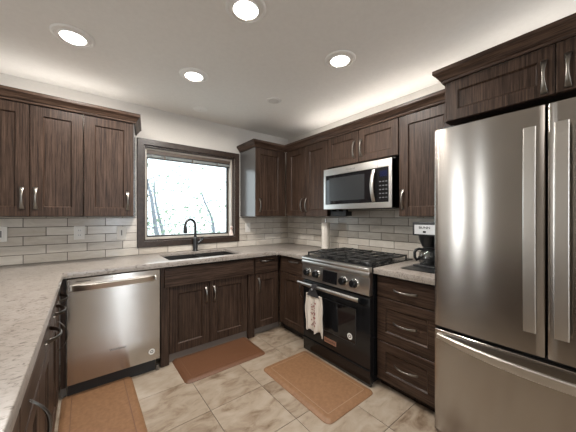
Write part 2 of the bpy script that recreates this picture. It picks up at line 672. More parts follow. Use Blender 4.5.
# window: dark casing, jambs, pale vinyl frame, dark sash, pane
win = structure('window_1', MB().frame(-1.962, -0.811, 0.985, 2.108, 0.062, -0.022, 0.0), WOOD_CASE, bevel=0.004)
obj('jamb', MB().frame(WX0, WX1, WZ0, WZ1, 0.014, 0.0, 0.15), WOOD_CASE, win)
obj('vinyl_frame', MB().frame(WX0 + .014, WX1 - .014, WZ0 + .014, WZ1 - .014, 0.020, 0.040, 0.135), VINYL, win, bevel=0.002, label='pale tan vinyl frame')
obj('sash', MB().frame(WX0 + .034, WX1 - .034, WZ0 + .034, WZ1 - .034, (0.020, 0.024, 0.018, 0.024), 0.100, 0.130), SASH, win, bevel=0.002)
obj('pane', MB().box(WX0 + .053, WX1 - .057, 0.114, 0.119, WZ0 + .051, WZ1 - .057), GLASS, win)

# pale ground outside
tag(obj('ground', MB().box(-14, 16, 0.6, 40, -0.8, -0.5), SNOWY), kind='structure')


# ------------------------------------------------------------------ cabinets
def carcass_box(w, d, z0, z1, parent, mat=WOOD_IN, y0=0.0):
    return obj('carcass', MB().box(0.0005, w - 0.0005, y0, d, z0, z1), mat, parent)


def door(parent, x0, x1, z0, z1, handle=None, me=None, rail=0.07, bead=0.007, y=0.0, name='door', horiz=False, stile=None):
    g = 0.0016
    d = obj(name, shaker(x0 + g, x1 - g, z0 + g, z1 - g, rail=rail, bead=bead, y=y, stile=stile), WOOD_H if horiz else WOOD_V, parent)
    if handle:
        add_pull(d, handle[0], y - 0.0202, handle[1], handle[2] if len(handle) > 2 else 'v', me)
    return d


def drawer(parent, x0, x1, z0, z1, handle=None, me=None, flat=True, y=0.0, rail=0.05):
    g = 0.0016
    mb = slab(x0 + g, x1 - g, z0 + g, z1 - g, y=y) if flat else shaker(x0 + g, x1 - g, z0 + g, z1 - g, rail=rail, y=y)
    d = obj('drawer', mb, WOOD_H, parent)
    if handle:
        add_pull(d, handle[0], y - 0.0202, handle[1], 'h', me)
    return d


UB, UT = 1.305, 2.140      # upper cabinets: bottom, top
RX = -PI / 2               # facing the room from the right wall


def upper_bottom_rail(parent, w, z):
    return obj('bottom_rail', MB().box(0.001, w - 0.001, 0.0, 0.018, z - 0.001, z + 0.02), WOOD_V, parent)


# left of the window (doors at y = -0.376)
FY = -0.356
c = thing('wall_cabinet', 'dark wood two-door upper cabinet at the far left end, farthest from the window', 'cabinet', (-3.010, FY, UB))
carcass_box(0.621, 0.354, 0, UT - UB, c)
door(c, 0.001, 0.311, 0.0, 0.822, (0.271, 0.135))
door(c, 0.311, 0.620, 0.0, 0.822, (0.343, 0.135))
c = thing('wall_cabinet', 'dark wood one-door upper cabinet directly left of the window', 'cabinet', (-2.387, FY, UB))
W = 0.348
mb = MB().prism([(0.0005, 0.0), (W, 0.0), (W + 0.060, 0.354), (0.0005, 0.354)], 2, 0, UT - UB)
obj('carcass', mb, WOOD_IN, c)
door(c, 0.0, W, 0.0, 0.822, (0.301, 0.135))
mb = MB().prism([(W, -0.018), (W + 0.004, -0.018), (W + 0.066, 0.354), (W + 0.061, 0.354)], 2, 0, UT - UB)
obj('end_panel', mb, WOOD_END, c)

# right of the window, in the corner
c = thing('wall_cabinet', 'dark wood one-door upper cabinet between the window and the room corner', 'cabinet', (-0.787, FY, UB))
carcass_box(0.449, 0.354, 0, UT - UB, c)
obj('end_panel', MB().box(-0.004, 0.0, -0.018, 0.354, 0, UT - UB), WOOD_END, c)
door(c, 0.0, 0.409, 0.0, 0.822, (0.056, 0.135), rail=0.072)
obj('filler_strip', MB().box(0.4105, 0.4495, -0.015, -0.0003, 0.0, 0.822), WOOD_V, c)
# right wall uppers (doors at x = -0.337)
FX = -0.317
c = thing('wall_cabinet', 'dark wood two-door upper cabinet on the right wall, between corner and microwave', 'cabinet', (FX, -0.380, UB), RX)
carcass_box(0.728, 0.315, 0, UT - UB, c)
obj('filler_strip', MB().box(0.0008, 0.035, -0.015, -0.0003, 0.0, 0.822), WOOD_V, c)
door(c, 0.036, 0.376, 0.0, 0.822, (0.318, 0.135))
door(c, 0.376, 0.727, 0.0, 0.822, (0.398, 0.135))
c = thing('wall_cabinet', 'short dark wood two-door upper cabinet directly above the microwave', 'cabinet', (FX, -1.110, 1.815), RX)
carcass_box(0.799, 0.315, 0, UT - 1.815, c)
door(c, 0.001, 0.400, 0.005, 0.312, (0.350, 0.135), rail=0.062)
door(c, 0.400, 0.798, 0.005, 0.312, (0.432, 0.135), rail=0.062)
c = thing('wall_cabinet', 'tall dark wood one-door upper cabinet between the microwave and the refrigerator', 'cabinet', (FX, -1.911, UB), RX)
carcass_box(0.422, 0.315, 0, UT - UB, c)
door(c, 0.001, 0.421, 0.0, 0.822, (0.034, 0.140), rail=0.075)
# above the fridge
c = thing('wall_cabinet', 'deep dark wood two-door cabinet above the refrigerator', 'cabinet', (-0.610, -2.376, 1.889), RX)
carcass_box(0.955, 0.608, 0, UT - 1.889, c)
obj('end_panel', MB().box(-0.006, 0.0, -0.016, 0.608, 0, UT - 1.889), WOOD_V, c)
door(c, 0.001, 0.476, 0.0, 0.240, (0.437, 0.095), rail=0.062)
door(c, 0.476, 0.954, 0.0, 0.240, (0.517, 0.095), rail=0.062)


def crown(name, path, label, side=1):
    prof = [(0.0, 2.128), (0.010, 2.128), (0.013, 2.134), (0.013, 2.142), (0.020, 2.146), (0.026, 2.158), (0.036, 2.172), (0.047, 2.180), (0.050, 2.184),
            (0.050, 2.206), (0.0, 2.206)]
    pts = [Vector((p[0], p[1])) for p in path]
    rings = []
    for i, p in enumerate(pts):
        def nrm(a, b):
            t = (b - a).normalized()
            return Vector((t.y, -t.x)) * side
        if i == 0:
            o = nrm(pts[0], pts[1])
        elif i == len(pts) - 1:
            o = nrm(pts[-2], pts[-1])
        else:
            n1, n2 = nrm(pts[i - 1], p), nrm(p, pts[i + 1])
            o = (n1 + n2) / (1 + n1.dot(n2))
        rings.append([(p.x + o.x * d, p.y + o.y * d, z) for d, z in prof])
    return tag(obj(name, MB().loops(rings), WOOD_CROWN, ang=30), label, 'crown moulding')


crown('crown_moulding', [(-3.010, -0.3785), (-2.036, -0.3785), (-1.972, -0.002)], 'dark wood crown moulding topping the upper cabinets left of the window')
crown('crown_moulding', [(-0.7925, -0.002), (-0.7925, -0.3785), (-0.3395, -0.3785), (-0.3395, -2.366)], 'long dark wood crown moulding running from the window through the corner to the refrigerator')
crown('crown_moulding', [(-0.395, -2.3685), (-0.6325, -2.3685), (-0.6325, -3.331)], 'dark wood crown moulding topping the deep cabinet over the refrigerator')

# ------------------------------------------------------------------ base cabinets
BT = 0.871
# corner unit on the back wall, right of the sink
c = thing('base_cabinet', 'dark wood one-door base cabinet with drawer, right of the sink cabinet', 'cabinet', (-0.932, -0.588, 0))
carcass_box(0.330, 0.586, 0.085, BT, c)
obj('toe_kick', MB().box(0.002, 0.37, 0.045, 0.060, 0.001, 0.085), TOE, c)
drawer(c, 0.004, 0.306, 0.680, 0.858, (0.155, 0.815), PULL_DARK)
door(c, 0.004, 0.306, 0.088, 0.674, (0.045, 0.555), rail=0.066)
# right wall, left of the range
c = thing('base_cabinet', 'dark wood one-door base cabinet with drawer, left of the range', 'cabinet', (-0.588, -0.612, 0), RX)
carcass_box(0.486, 0.586, 0.085, BT, c)
obj('toe_kick', MB().box(0.0, 0.484, 0.045, 0.060, 0.001, 0.085), BLACK_MATTE, c)
obj('filler_strip', MB().box(0.0, 0.034, -0.016, -0.0003, 0.088, 0.858), WOOD_V, c)
drawer(c, 0.036, 0.482, 0.680, 0.858, (0.255, 0.815), PULL_DARK)
door(c, 0.036, 0.482, 0.088, 0.674, (0.400, 0.555), PULL_DARK, rail=0.066)
# drawers right of the range
c = thing('drawer_cabinet', 'dark wood three-drawer base cabinet between the range and the refrigerator', 'cabinet', (-0.588, -1.880, 0), RX)
carcass_box(0.453, 0.586, 0.060, BT, c)
obj('toe_kick', MB().box(0.001, 0.452, 0.040, 0.055, 0.001, 0.060), WOOD_IN, c)
drawer(c, 0.004, 0.449, 0.696, 0.856, (0.226, 0.768), PULL_BIG)
drawer(c, 0.004, 0.449, 0.366, 0.691, (0.222, 0.528), PULL_BIG, flat=False, rail=0.068)
drawer(c, 0.004, 0.449, 0.064, 0.361, (0.230, 0.222), PULL_BIG, flat=False, rail=0.068)
# sink base: posts to the floor, false front, two doors set back
c = thing('sink_cabinet', 'dark wood sink cabinet with wide false front and corner posts, below the window', 'cabinet', (-1.868, -0.588, 0))
W = 0.934
mb = MB()
mb.box(0.001, 0.018, 0.02, 0.585, 0.10, 0.67)
mb.box(W - 0.018, W - 0.001, 0.02, 0.585, 0.10, 0.67)
mb.box(0.018, W - 0.018, 0.02, 0.585, 0.10, 0.118)
mb.box(0.018, W - 0.018, 0.0195, 0.026, 0.118, BT)
obj('carcass', mb, WOOD_IN, c)
obj('toe_kick', MB().box(0.07, W - 0.07, 0.030, 0.045, 0.001, 0.10), TOE, c)
for (a, b) in ((0.001, 0.070), (W - 0.078, W - 0.001)):
    obj('post', MB().box(a, b, -0.014, 0.0195, 0.002, BT), WOOD_V, c, bevel=0.003)
obj('false_front', slab(0.028, W - 0.022, 0.688, 0.852, t=0.018, y=-0.0145), WOOD_H, c)
door(c, 0.073, 0.440, 0.086, 0.686, (0.404, 0.553), rail=0.072, y=0.019)
door(c, 0.440, W - 0.081, 0.086, 0.686, (0.486, 0.550), rail=0.072, y=0.019)
# filler left of the dishwasher
c = thing('filler_panel', 'narrow dark wood filler panel between the dishwasher and the peninsula cabinets', 'cabinet panel', (-2.518, -0.605, 0))
obj('panel', MB().box(0.0, 0.030, 0.0, 0.02, 0.085, BT), WOOD_V, c)
obj('toe_kick', MB().box(0.0, 0.030, 0.045, 0.06, 0.001, 0.085), TOE, c)
# peninsula run, facing +x
PX = -2.540
specs = [(-0.860, 0.240, 'dark wood narrow base cabinet of the peninsula, nearest the dishwasher'),
         (-1.285, 0.423, 'dark wood base cabinet of the peninsula, second from the dishwasher'),
         (-2.060, 0.773, 'wide dark wood base cabinet of the peninsula, third from the dishwasher'),
         (-2.900, 0.838, 'dark wood base cabinet at the near end of the peninsula')]
for i, (y0, w, lab) in enumerate(specs):
    c = thing('base_cabinet', lab, 'cabinet', (PX, y0, 0), PI / 2)
    carcass_box(w, 0.58, 0.085, BT, c)
    obj('toe_kick', MB().box(0.002, w - 0.002, 0.045, 0.060, 0.001, 0.085), TOE, c)
    if i == 0:
        drawer(c, 0.002, w - 0.045, 0.690, 0.858, (0.110, 0.765), PULL_DEEP)
        door(c, 0.002, w - 0.045, 0.088, 0.685, (0.025, 0.545), PULL_DEEP, rail=0.055)
        obj('filler_strip', MB().box(w - 0.043, w, -0.016, -0.0003, 0.088, 0.858), WOOD_V, c)
    elif i == 1:
        drawer(c, 0.002, w - 0.002, 0.690, 0.858, (0.235, 0.770), PULL_DEEP)
        door(c, 0.002, w - 0.002, 0.088, 0.685, None, rail=0.066)
    elif i == 2:
        drawer(c, 0.002, w - 0.002, 0.690, 0.858, (0.625, 0.768), PULL_DEEP)
        door(c, 0.002, w / 2, 0.088, 0.685, (0.135, 0.650), PULL_DEEP, rail=0.066)
        door(c, w / 2, w - 0.002, 0.088, 0.685, None, rail=0.066)
    else:
        drawer(c, 0.002, w - 0.002, 0.690, 0.858, (w / 2, 0.775), PULL_DEEP)
        door(c, 0.002, w / 2, 0.088, 0.685, (w / 2 - 0.04, 0.58), PULL_DEEP, rail=0.066)
        door(c, w / 2, w - 0.002, 0.088, 0.685, (w / 2 + 0.04, 0.58), PULL_DEEP, rail=0.066)


# ------------------------------------------------------------------ worktops
def worktop(name, xs, ys, inside, z0, z1, corners, label, rad=0.045, lips=()):
    bm = bmesh.new()
    vd = {}
    def V(i, j):
        if (i, j) not in vd:
            vd[(i, j)] = bm.verts.new((xs[i], ys[j], z1))
        return vd[(i, j)]
    for i in range(len(xs) - 1):
        for j in range(len(ys) - 1):
            if inside((xs[i] + xs[i + 1]) / 2, (ys[j] + ys[j + 1]) / 2):
                bm.faces.new([V(i, j), V(i + 1, j), V(i + 1, j + 1), V(i, j + 1)])
    top = bm.faces[:]
    r = bmesh.ops.extrude_face_region(bm, geom=top)
    for v in r['geom']:
        if isinstance(v, bmesh.types.BMVert):
            v.co.z = z0
    bm.normal_update()
    ed = [e for e in bm.edges for (cx, cy) in corners
          if all(abs(v.co.x - cx) < 1e-4 and abs(v.co.y - cy) < 1e-4 for v in e.verts)]
    if ed:
        bmesh.ops.bevel(bm, geom=ed, offset=rad, segments=5, affect='EDGES', profile=0.5)
    # soften the upper arris where the top meets a side
    ed = [e for e in bm.edges if len(e.link_faces) == 2 and abs(e.calc_face_angle(0)) > 1.2 and all(v.co.z > z1 - 1e-4 for v in e.verts)]
    bmesh.ops.bevel(bm, geom=ed, offset=0.004, segments=2, affect='EDGES', profile=0.5)
    m = MB()
    m.bm.free()
    m.bm = bm
    for (a, b, c_, d_) in lips:
        m.box(a, b, c_, d_, WTL, z0 + 0.001)
    return tag(obj(name, m, QUARTZ, ang=30), label, 'worktop')


WT0, WT1, WTL = 0.886, 0.914, 0.8715
SX0, SX1, SY0, SY1 = -1.785, -1.055, -0.560, -0.105
xs = [-3.25, -2.502, SX0, SX1, -0.650, -0.0005]
ys = [-2.93, -1.104, -0.650, SY0, SY1, -0.0005]


def ins(x, y):
    if SX0 < x < SX1 and SY0 < y < SY1:
        return False
    return y > -0.650 or x < -2.502 or (x > -0.650 and y > -1.104)


worktop('worktop', xs, ys, ins, WT0, WT1, [(-2.502, -0.650), (-0.650, -0.650), (SX0, SY0), (SX1, SY0), (SX0, SY1), (SX1, SY1)],
        'long beige speckled stone worktop running round the peninsula, sink wall and corner', 0.03,
        [(-2.542, -2.502, -2.93, -0.680), (-2.532, -0.680, -0.650, -0.625), (-0.650, -0.625, -1.104, -0.680), (-2.535, -2.5, -0.675, -0.63), (-0.685, -0.632, -0.675, -0.63)])
worktop('worktop', [-0.650, -0.0005], [-2.334, -1.880], lambda x, y: True, WT0, WT1, [], 'short beige speckled stone worktop between the range and the refrigerator', lips=[(-0.650, -0.612, -2.334, -1.880)])

# ------------------------------------------------------------------ sink and tap
s = thing('kitchen_sink', 'dark undermount double-bowl sink set in the worktop below the window', 'sink', (-1.42, -0.335, 0.68))


def bowl(x0, x1, y0, y1, z0, z1, t=0.006):
    m = MB()
    def ring(i, z):
        return [(x0 + i, y0 + i, z), (x1 - i, y0 + i, z), (x1 - i, y1 - i, z), (x0 + i, y1 - i, z)]
    m.loops([ring(0, z0), ring(0, z1), ring(t, z1), ring(t, z0 + t)])
    return m


cx, cy = -1.42, -0.335
for (a, b) in ((SX0 - 0.006, -1.4285), (-1.4115, SX1 + 0.006)):
    o = obj('basin', bowl(a - cx, b - cx, SY0 - .006 - cy, SY1 + .006 - cy, 0.0, 0.2055), SINKMAT, s, bevel=0.002)
    m = MB().lathe([(0.0005, 0.0065), (0.03, 0.0065), (0.034, 0.009), (0.04, 0.009), (0.042, 0.0065)], ((a + b) / 2 - cx, 0, 0), 20)
    obj('drain', m, CHROME, o)
obj('divider', MB().box(-1.4285 - cx, -1.4115 - cx, SY0 - .004 - cy, SY1 + .004 - cy, 0.02, 0.170), SINKMAT, s, bevel=0.003)

t = thing('kitchen_faucet', 'matte black gooseneck faucet standing behind the sink in front of the window', 'faucet', (-1.388, -0.055, WT1))
m = MB().lathe([(0.033, 0.0), (0.033, 0.006), (0.028, 0.012), (0.025, 0.02), (0.025, 0.135), (0.020, 0.150), (0.015, 0.156)], seg=24)
obj('base', m, FAUCETMAT, t)
pts = [(0, 0, 0.15), (0, 0, 0.22), (0, 0, 0.285)]
dx, dy = -0.97, -0.25
R = 0.062
for k in range(1, 13):
    a = PI * k / 12
    pts.append((dx * R * (1 - math.cos(a)), dy * R * (1 - math.cos(a)), 0.285 + R * 1.15 * math.sin(a)))
obj('spout', MB().tube(pts, 0.0145, 14), FAUCETMAT, t)
e = Vector(pts[-1])
m = MB().lathe([(0.0148, 0.0), (0.017, -0.006), (0.020, -0.030), (0.022, -0.075), (0.020, -0.084), (0.014, -0.085)], (e.x, e.y, e.z + .004), 20)
obj('spray_head', m, FAUCETMAT, t)
m = MB().tube([(0.015, 0, 0.085), (0.036, -0.002, 0.090), (0.048, -0.004, 0.098), (0.078, -0.010, 0.128), (0.092, -0.012, 0.146)], lambda u: 0.017 - 0.007 * u, 12)
obj('lever', m, FAUCETMAT, t)

# ------------------------------------------------------------------ dishwasher
d = thing('dishwasher', 'stainless steel dishwasher with curved bar handle under the worktop, left of the sink cabinet', 'dishwasher', (-2.484, -0.610, 0))
W = 0.605
obj('tub', MB().box(0.006, W - 0.006, 0.004, 0.575, 0.10, 0.864), GREY_DARK, d)
m = MB()
prof = [(0.0, 0.105), (-0.022, 0.105), (-0.0265, 0.112), (-0.0275, 0.30), (-0.0275, 0.79), (-0.0265, 0.858), (-0.022, 0.864), (0.0, 0.864)]
m.prism(prof, 0, 0.002, W - 0.002)
dd = obj('door', m, STEEL, d, bevel=0.002)
obj('gasket', MB().box(-0.0005, W + 0.0005, 0.0, 0.004, 0.10, 0.8705), BLACK_MATTE, d)
rings = []
for k in range(21):
    u = k / 20
    s_ = 2 * u - 1
    y = -0.030 - 0.034 * (1 - s_ ** 4) ** 0.8
    x = 0.018 + u * (W - 0.052)
    zc = 0.795
    rings.append([(x, y + 0.013, zc - 0.023), (x, y + 0.008, zc - 0.024), (x, y + 0.002, zc - 0.004), (x, y - 0.004, zc + 0.017), (x, y + 0.002, zc + 0.021), (x, y + 0.014, zc + 0.014)])
hd = obj('handle', MB().loops(rings), STEEL_RANGE, dd, ang=50)
for xx in (0.018, W - 0.044):
    obj('handle_bracket', MB().box(xx, xx + 0.012, -0.052, -0.026, 0.778, 0.812), STEEL_H, hd, bevel=0.003)
obj('indicator_strip', MB().box(0.055, 0.135, -0.0282, -0.0270, 0.836, 0.840), GREY_DARK, dd)
text_part('logo', 'Whirlpool', 0.026, INK_DARK, dd, (0.305, -0.0277, 0.283))
m = MB().lathe([(0.0005, 0.0), (0.024, 0.0), (0.024, -0.0009), (0.0005, -0.0009)], (0.541, -0.0274, 0.182), 24, 'Y')
o = obj('round_sticker', m, STICKER, dd)
m = MB().lathe([(0.006, 0.0), (0.012, 0.0), (0.012, -0.0006), (0.006, -0.0006), ], (0.541, -0.0282, 0.182), 20, 'Y', caps=False)
obj('sticker_mark', m, INK_DARK, o)
obj('kick_plate', MB().box(0.004, W - 0.03, 0.012, 0.030, 0.004, 0.100), BLACK_MATTE, d)
obj('foot', MB().box(W - 0.024, W - 0.004, -0.006, 0.012, 0.0, 0.045), PEWTER, d, bevel=0.002)

# ------------------------------------------------------------------ range
r = thing('range', 'black and stainless slide-in gas range with four knobs, below the microwave', 'range', (-0.652, -1.107, 0), RX)
W = 0.768
obj('body', MB().box(0.003, W - 0.003, 0.0, 0.632, 0.03, 0.895), BLACK_GLOSS, r)
for sx in (0.02, W - 0.055):
    for sy in (0.02, 0.56):
        obj('foot', MB().lathe([(0.016, 0.0), (0.016, 0.03)], (sx + 0.017, sy + 0.017, 0.0), 14), BLACK_MATTE, r)
# control panel, its face leaning back
m = MB().prism([(0.0, 0.700), (-0.042, 0.700), (-0.046, 0.712), (-0.036, 0.838), (-0.046, 0.846), (-0.048, 0.868), (-0.040, 0.884), (0.0, 0.884)], 0, 0.0, W)
cp = obj('control_panel', m, STEEL_RANGE, r, bevel=0.003)
m = MB().prism([(-0.0448, 0.722), (-0.0472, 0.722), (-0.0384, 0.826), (-0.0360, 0.826)], 0, 0.280, 0.448)
obj('touch_display', m, BLACK_GLASS, cp)
for kx in (0.088, 0.206, 0.522, 0.632):
    kb = obj('knob_bezel', MB().lathe([(0.0385, 0.0), (0.0385, -0.006), (0.035, -0.010), (0.0005, -0.010)], (0, 0, 0), 28, 'Y'), CHROME, r,
             loc=(kx, -0.0405, 0.772), rot=(-0.079, 0, 0))
    obj('knob', MB().lathe([(0.032, -0.009), (0.0315, -0.020), (0.029, -0.038), (0.026, -0.043), (0.0005, -0.043)], (0, 0, 0), 28, 'Y'), BLACK_GLOSS, kb)
# cooktop
ct = obj('cooktop', MB().box(0.0, W, -0.006, 0.632, 0.8845, 0.921), BLACK_GLOSS, r, bevel=0.004)
obj('front_bullnose', MB().prism([(-0.006, 0.8845), (-0.044, 0.8845), (-0.048, 0.896), (-0.044, 0.910), (-0.032, 0.9165), (-0.006, 0.9185)], 0, 0.0, W), STEEL_RANGE, r, bevel=0.002)
for k, (bx, by, br) in enumerate([(0.143, 0.155, 0.045), (0.143, 0.427, 0.035), (0.384, 0.291, 0.052), (0.625, 0.155, 0.045), (0.625, 0.427, 0.035)]):
    b_ = obj('burner', MB().lathe([(br + 0.018, 0.919), (br + 0.014, 0.926), (br, 0.928), (br, 0.936), (br * 0.5, 0.937)], (bx, by, 0), 24), GREY_DARK, r)
    obj('burner_cap', MB().lathe([(br * 0.86, 0.9355), (br * 0.86, 0.941), (br * 0.75, 0.944), (0.0005, 0.945)], (bx, by, 0), 24), BLACK_IRON, b_)
for g in range(3):
    x0, x1 = 0.024 + g * 0.241, 0.024 + g * 0.241 + 0.238
    m = MB()
    zt0, zt1 = 0.945, 0.958
    m.frame(x0, x1, 0.0, 1.0, 0.1, 0, 1) if False else None
    for (a, b, c_, d_) in ((x0, x1, 0.012, 0.026), (x0, x1, 0.556, 0.570), (x0, x0 + 0.014, 0.012, 0.570), (x1 - 0.014, x1, 0.012, 0.570), (x0, x1, 0.284, 0.298)):
        m.box(a, b, c_, d_, zt0, zt1)
    xm = (x0 + x1) / 2
    m.box(xm - 0.006, xm + 0.006, 0.012, 0.570, zt0, zt1 + 0.004)
    for yc in (0.155, 0.427):
        m.box(x0, x1, yc - 0.006, yc + 0.006, zt0, zt1 + 0.004)
    for (fx, fy) in ((x0, 0.012), (x1 - 0.014, 0.012), (x0, 0.556), (x1 - 0.014, 0.556), (x0, 0.284), (x1 - 0.014, 0.284)):
        m.box(fx, fx + 0.014, fy, fy + 0.014, 0.919, zt0 + 0.002)
    obj('grate', m, BLACK_IRON, r, bevel=0.0025)
# oven door
m = MB().prism([(0.0, 0.135), (-0.024, 0.135), (-0.028, 0.140), (-0.028, 0.678), (-0.024, 0.684), (0.0, 0.684)], 0, 0.004, W - 0.004)
od = obj('oven_door', m, BLACK_GLOSS, r, bevel=0.002)
obj('oven_window', MB().box(0.285, 0.630, -0.0295, -0.0275, 0.285, 0.560), BLACK_GLASS, od, bevel=0.001)
obj('window_border', MB().frame(0.279, 0.636, 0.279, 0.566, 0.006, -0.0300, -0.0278), GREY_DARK, od)
hz = 0.664
rings = []
for xx in (-0.012, 0.700):
    rings.append([(xx, -0.088 + 0.013 * math.cos(2 * PI * j / 16), hz + 0.0165 * math.sin(2 * PI * j / 16)) for j in range(16)])
hd = obj('oven_handle', MB().loops(rings), STEEL_H, od, bevel=0.003)
for xx in (0.010, 0.690):
    obj('handle_bracket', MB().prism([(-0.028, hz - 0.055), (-0.028, hz + 0.010), (-0.086, hz + 0.012), (-0.092, hz - 0.012)], 0, xx, xx + 0.022), BLACK_GLOSS, hd, bevel=0.003)
bd = obj('badge', MB().box(0.286, 0.428, -0.0305, -0.0278, 0.182, 0.224), BADGE, od, bevel=0.001)
text_part('badge_lettering', 'KitchenAid', 0.027, INK_DARK, bd, (0.357, -0.0308, 0.204))
m = MB().lathe([(0.0005, 0.0), (0.026, 0.0), (0.026, -0.0009), (0.0005, -0.0009)], (0.574, -0.0295, 0.328), 24, 'Y')
o = obj('round_sticker', m, STICKER, od)
m = MB().lathe([(0.008, 0.0), (0.014, 0.0), (0.014, -0.0006), (0.008, -0.0006)], (0.574, -0.0304, 0.328), 20, 'Y', caps=False)
obj('sticker_mark', m, INK_DARK, o)
m = MB().prism([(0.0, 0.004), (-0.022, 0.004), (-0.026, 0.010), (-0.026, 0.112), (-0.034, 0.122), (-0.034, 0.128), (-0.028, 0.131), (0.0, 0.131)], 0, 0.004, W - 0.004)
obj('warming_drawer', m, BLACK_GLOSS, r, bevel=0.0015)

# towel hanging from the oven handle by a black buttoned tab
tw = thing('hanging_towel', 'cream kitchen towel with red print hanging from the oven handle', 'towel', (-0.740, -1.107, 0.20), RX)
nx, nz = 26, 30
x0, x1 = 0.112, 0.336


def towel_pt(i, j, off):
    u, v = i / nx, j / nz
    z = 0.402 * (1 - v) + 0.085 * v
    half = 0.100 + 0.020 * min(1, v * 2.5)
    xc = 0.240 + 0.002 * v
    x = xc + (2 * u - 1) * half
    x += 0.004 * math.sin(9 * v)
    fold = 0.010 * (0.35 + v) * math.sin(u * 17.0 + 0.8 * v) + 0.004 * math.sin(u * 41 + 2 * v)
    if v > 0.75:
        z -= (v - 0.75) * 0.12 * (0.5 + 0.5 * math.sin(u * 14.0 + 0.7)) 
    return (x, -0.028 + fold + off, z)


m = MB()
grid = {}
for off in (0.0, 0.005):
    for i in range(nx + 1):
        for j in range(nz + 1):
            grid[(off, i, j)] = m.bm.verts.new(towel_pt(i, j, off))
for i in range(nx):
    for j in range(nz):
        m.face([grid[(0.0, i, j)], grid[(0.0, i + 1, j)], grid[(0.0, i + 1, j + 1)], grid[(0.0, i, j + 1)]])
        m.face([grid[(0.005, i, j)], grid[(0.005, i, j + 1)], grid[(0.005, i + 1, j + 1)], grid[(0.005, i + 1, j)]])
for i in range(nx):
    for j in (0, nz):
        m.face([grid[(0.0, i, j)], grid[(0.005, i, j)], grid[(0.005, i + 1, j)], grid[(0.0, i + 1, j)]])
for j in range(nz):
    for i in (0, nx):
        m.face([grid[(0.0, i, j)], grid[(0.0, i, j + 1)], grid[(0.005, i, j + 1)], grid[(0.005, i, j)]])
cl = obj('cloth', m, TOWEL, tw, ang=80)
# the print: small red lozenges laid on the cloth, following its folds
m = MB()
rr = random.Random(3)
for k in range(46):
    i = rr.randint(9, 15)
    j = rr.randint(6, 25)
    a, b_, c_, d_ = [Vector(towel_pt(i + p, j + q_, -0.0012)) for p, q_ in ((0, 0.8), (0.65, 0), (1.3, 0.8), (0.65, 1.6))]
    ring = [a, b_, c_, d_]
    m.loops([ring, [p + Vector((0, 0.0008, 0)) for p in ring]])
obj('red_print', m, RED_PRINT, cl, label='red printed motif')
m = MB()
rings = []
for k in range(9):
    v = k / 8
    half = 0.034 + 0.050 * v ** 1.5
    z = 0.468 - 0.080 * v
    y = -0.0375 + 0.004 * math.sin(v * PI)
    rings.append([(0.232 - half, y + 0.004, z), (0.232, y - 0.004, z), (0.232 + half, y + 0.004, z), (0.232, y + 0.009, z)])
m.loops(rings)
# over the bar and down its back
rings = []
for k in range(9):
    a = -PI * k / 8
    rings.append([(0.202, math.cos(a + PI) * 0.0175 + 0.0, 0.464 + math.sin(-a) * 0.022), (0.262, math.cos(a + PI) * 0.0175, 0.464 + math.sin(-a) * 0.022),
                  (0.262, math.cos(a + PI) * 0.0225, 0.464 + math.sin(-a) * 0.027), (0.202, math.cos(a + PI) * 0.0225, 0.464 + math.sin(-a) * 0.027)])
m.loops(rings)
tab = obj('hanging_tab', m, CROCHET, tw, ang=60, label='black crocheted hanging tab')
obj('button', MB().lathe([(0.009, 0.0), (0.009, -0.003), (0.0005, -0.004)], (0.232, -0.041, 0.452), 14, 'Y'), SILVER, tab)

# ------------------------------------------------------------------ microwave
mw = thing('microwave', 'stainless and black microwave mounted over the range', 'microwave', (-0.340, -1.118, 1.378), RX)
W = 0.770
obj('body', MB().box(0.004, W - 0.004, 0.0, 0.330, 0.0, 0.428), BLACK_MATTE, mw, bevel=0.002)
fr = obj('front_frame', MB().frame(0.0, W, 0.0, 0.414, (0.026, 0.030, 0.050, 0.068), -0.062, -0.001), STEEL_RANGE, mw, bevel=0.003)
obj('side_shell', MB().box(W - 0.0035, W, -0.058, 0.0, 0.0005, 0.4135), BLACK_MATTE, mw)
gl = obj('door_glass', MB().box(0.0262, 0.575, -0.056, -0.002, 0.0502, 0.3458), BLACK_GLASS, mw, bevel=0.0015)
obj('mesh_screen', MB().box(0.075, 0.50, -0.0566, -0.0558, 0.085, 0.315), simple('screen_grey', (0.020, 0.021, 0.022), 0.25), gl)
cp = obj('control_panel', MB().box(0.577, W - 0.0302, -0.056, -0.002, 0.0502, 0.3458), BLACK_GLOSS, mw, bevel=0.0015)
obj('display', MB().box(0.655, 0.725, -0.0568, -0.0556, 0.268, 0.318), DISPLAY, cp)
for i in range(3):
    for j in range(5):
        obj('button', MB().box(0.650 + i * 0.029, 0.668 + i * 0.029, -0.0564, -0.0556, 0.085 + j * 0.034, 0.094 + j * 0.034), INK_DIM, cp)
rings = []
for k in range(25):
    s_ = -1 + 2 * k / 24
    z = 0.198 + s_ * 0.140
    y = -0.058 - 0.040 * (1 - s_ ** 2 * 0.85)
    w = 0.017
    rings.append([(0.600 + w * math.cos(2 * PI * j / 14), y + 0.0055 * math.sin(2 * PI * j / 14), z) for j in range(14)])
hd = obj('handle', MB().loops(rings), STEEL_H, mw, ang=60)
for zz in (0.070, 0.314):
    obj('handle_bracket', MB().box(0.590, 0.610, -0.068, -0.055, zz, zz + 0.014), CHROME, hd)
obj('seam', MB().box(0.634, 0.636, -0.0625, -0.061, 0.349, 0.412), GREY_DARK, fr)
text_part('logo', 'Whirlpool', 0.026, INK_GREY, fr, (0.345, -0.0625, 0.378))
obj('task_light', MB().box(0.006, 0.030, 0.035, 0.12, -0.070, -0.0005), BLACK_MATTE, mw)
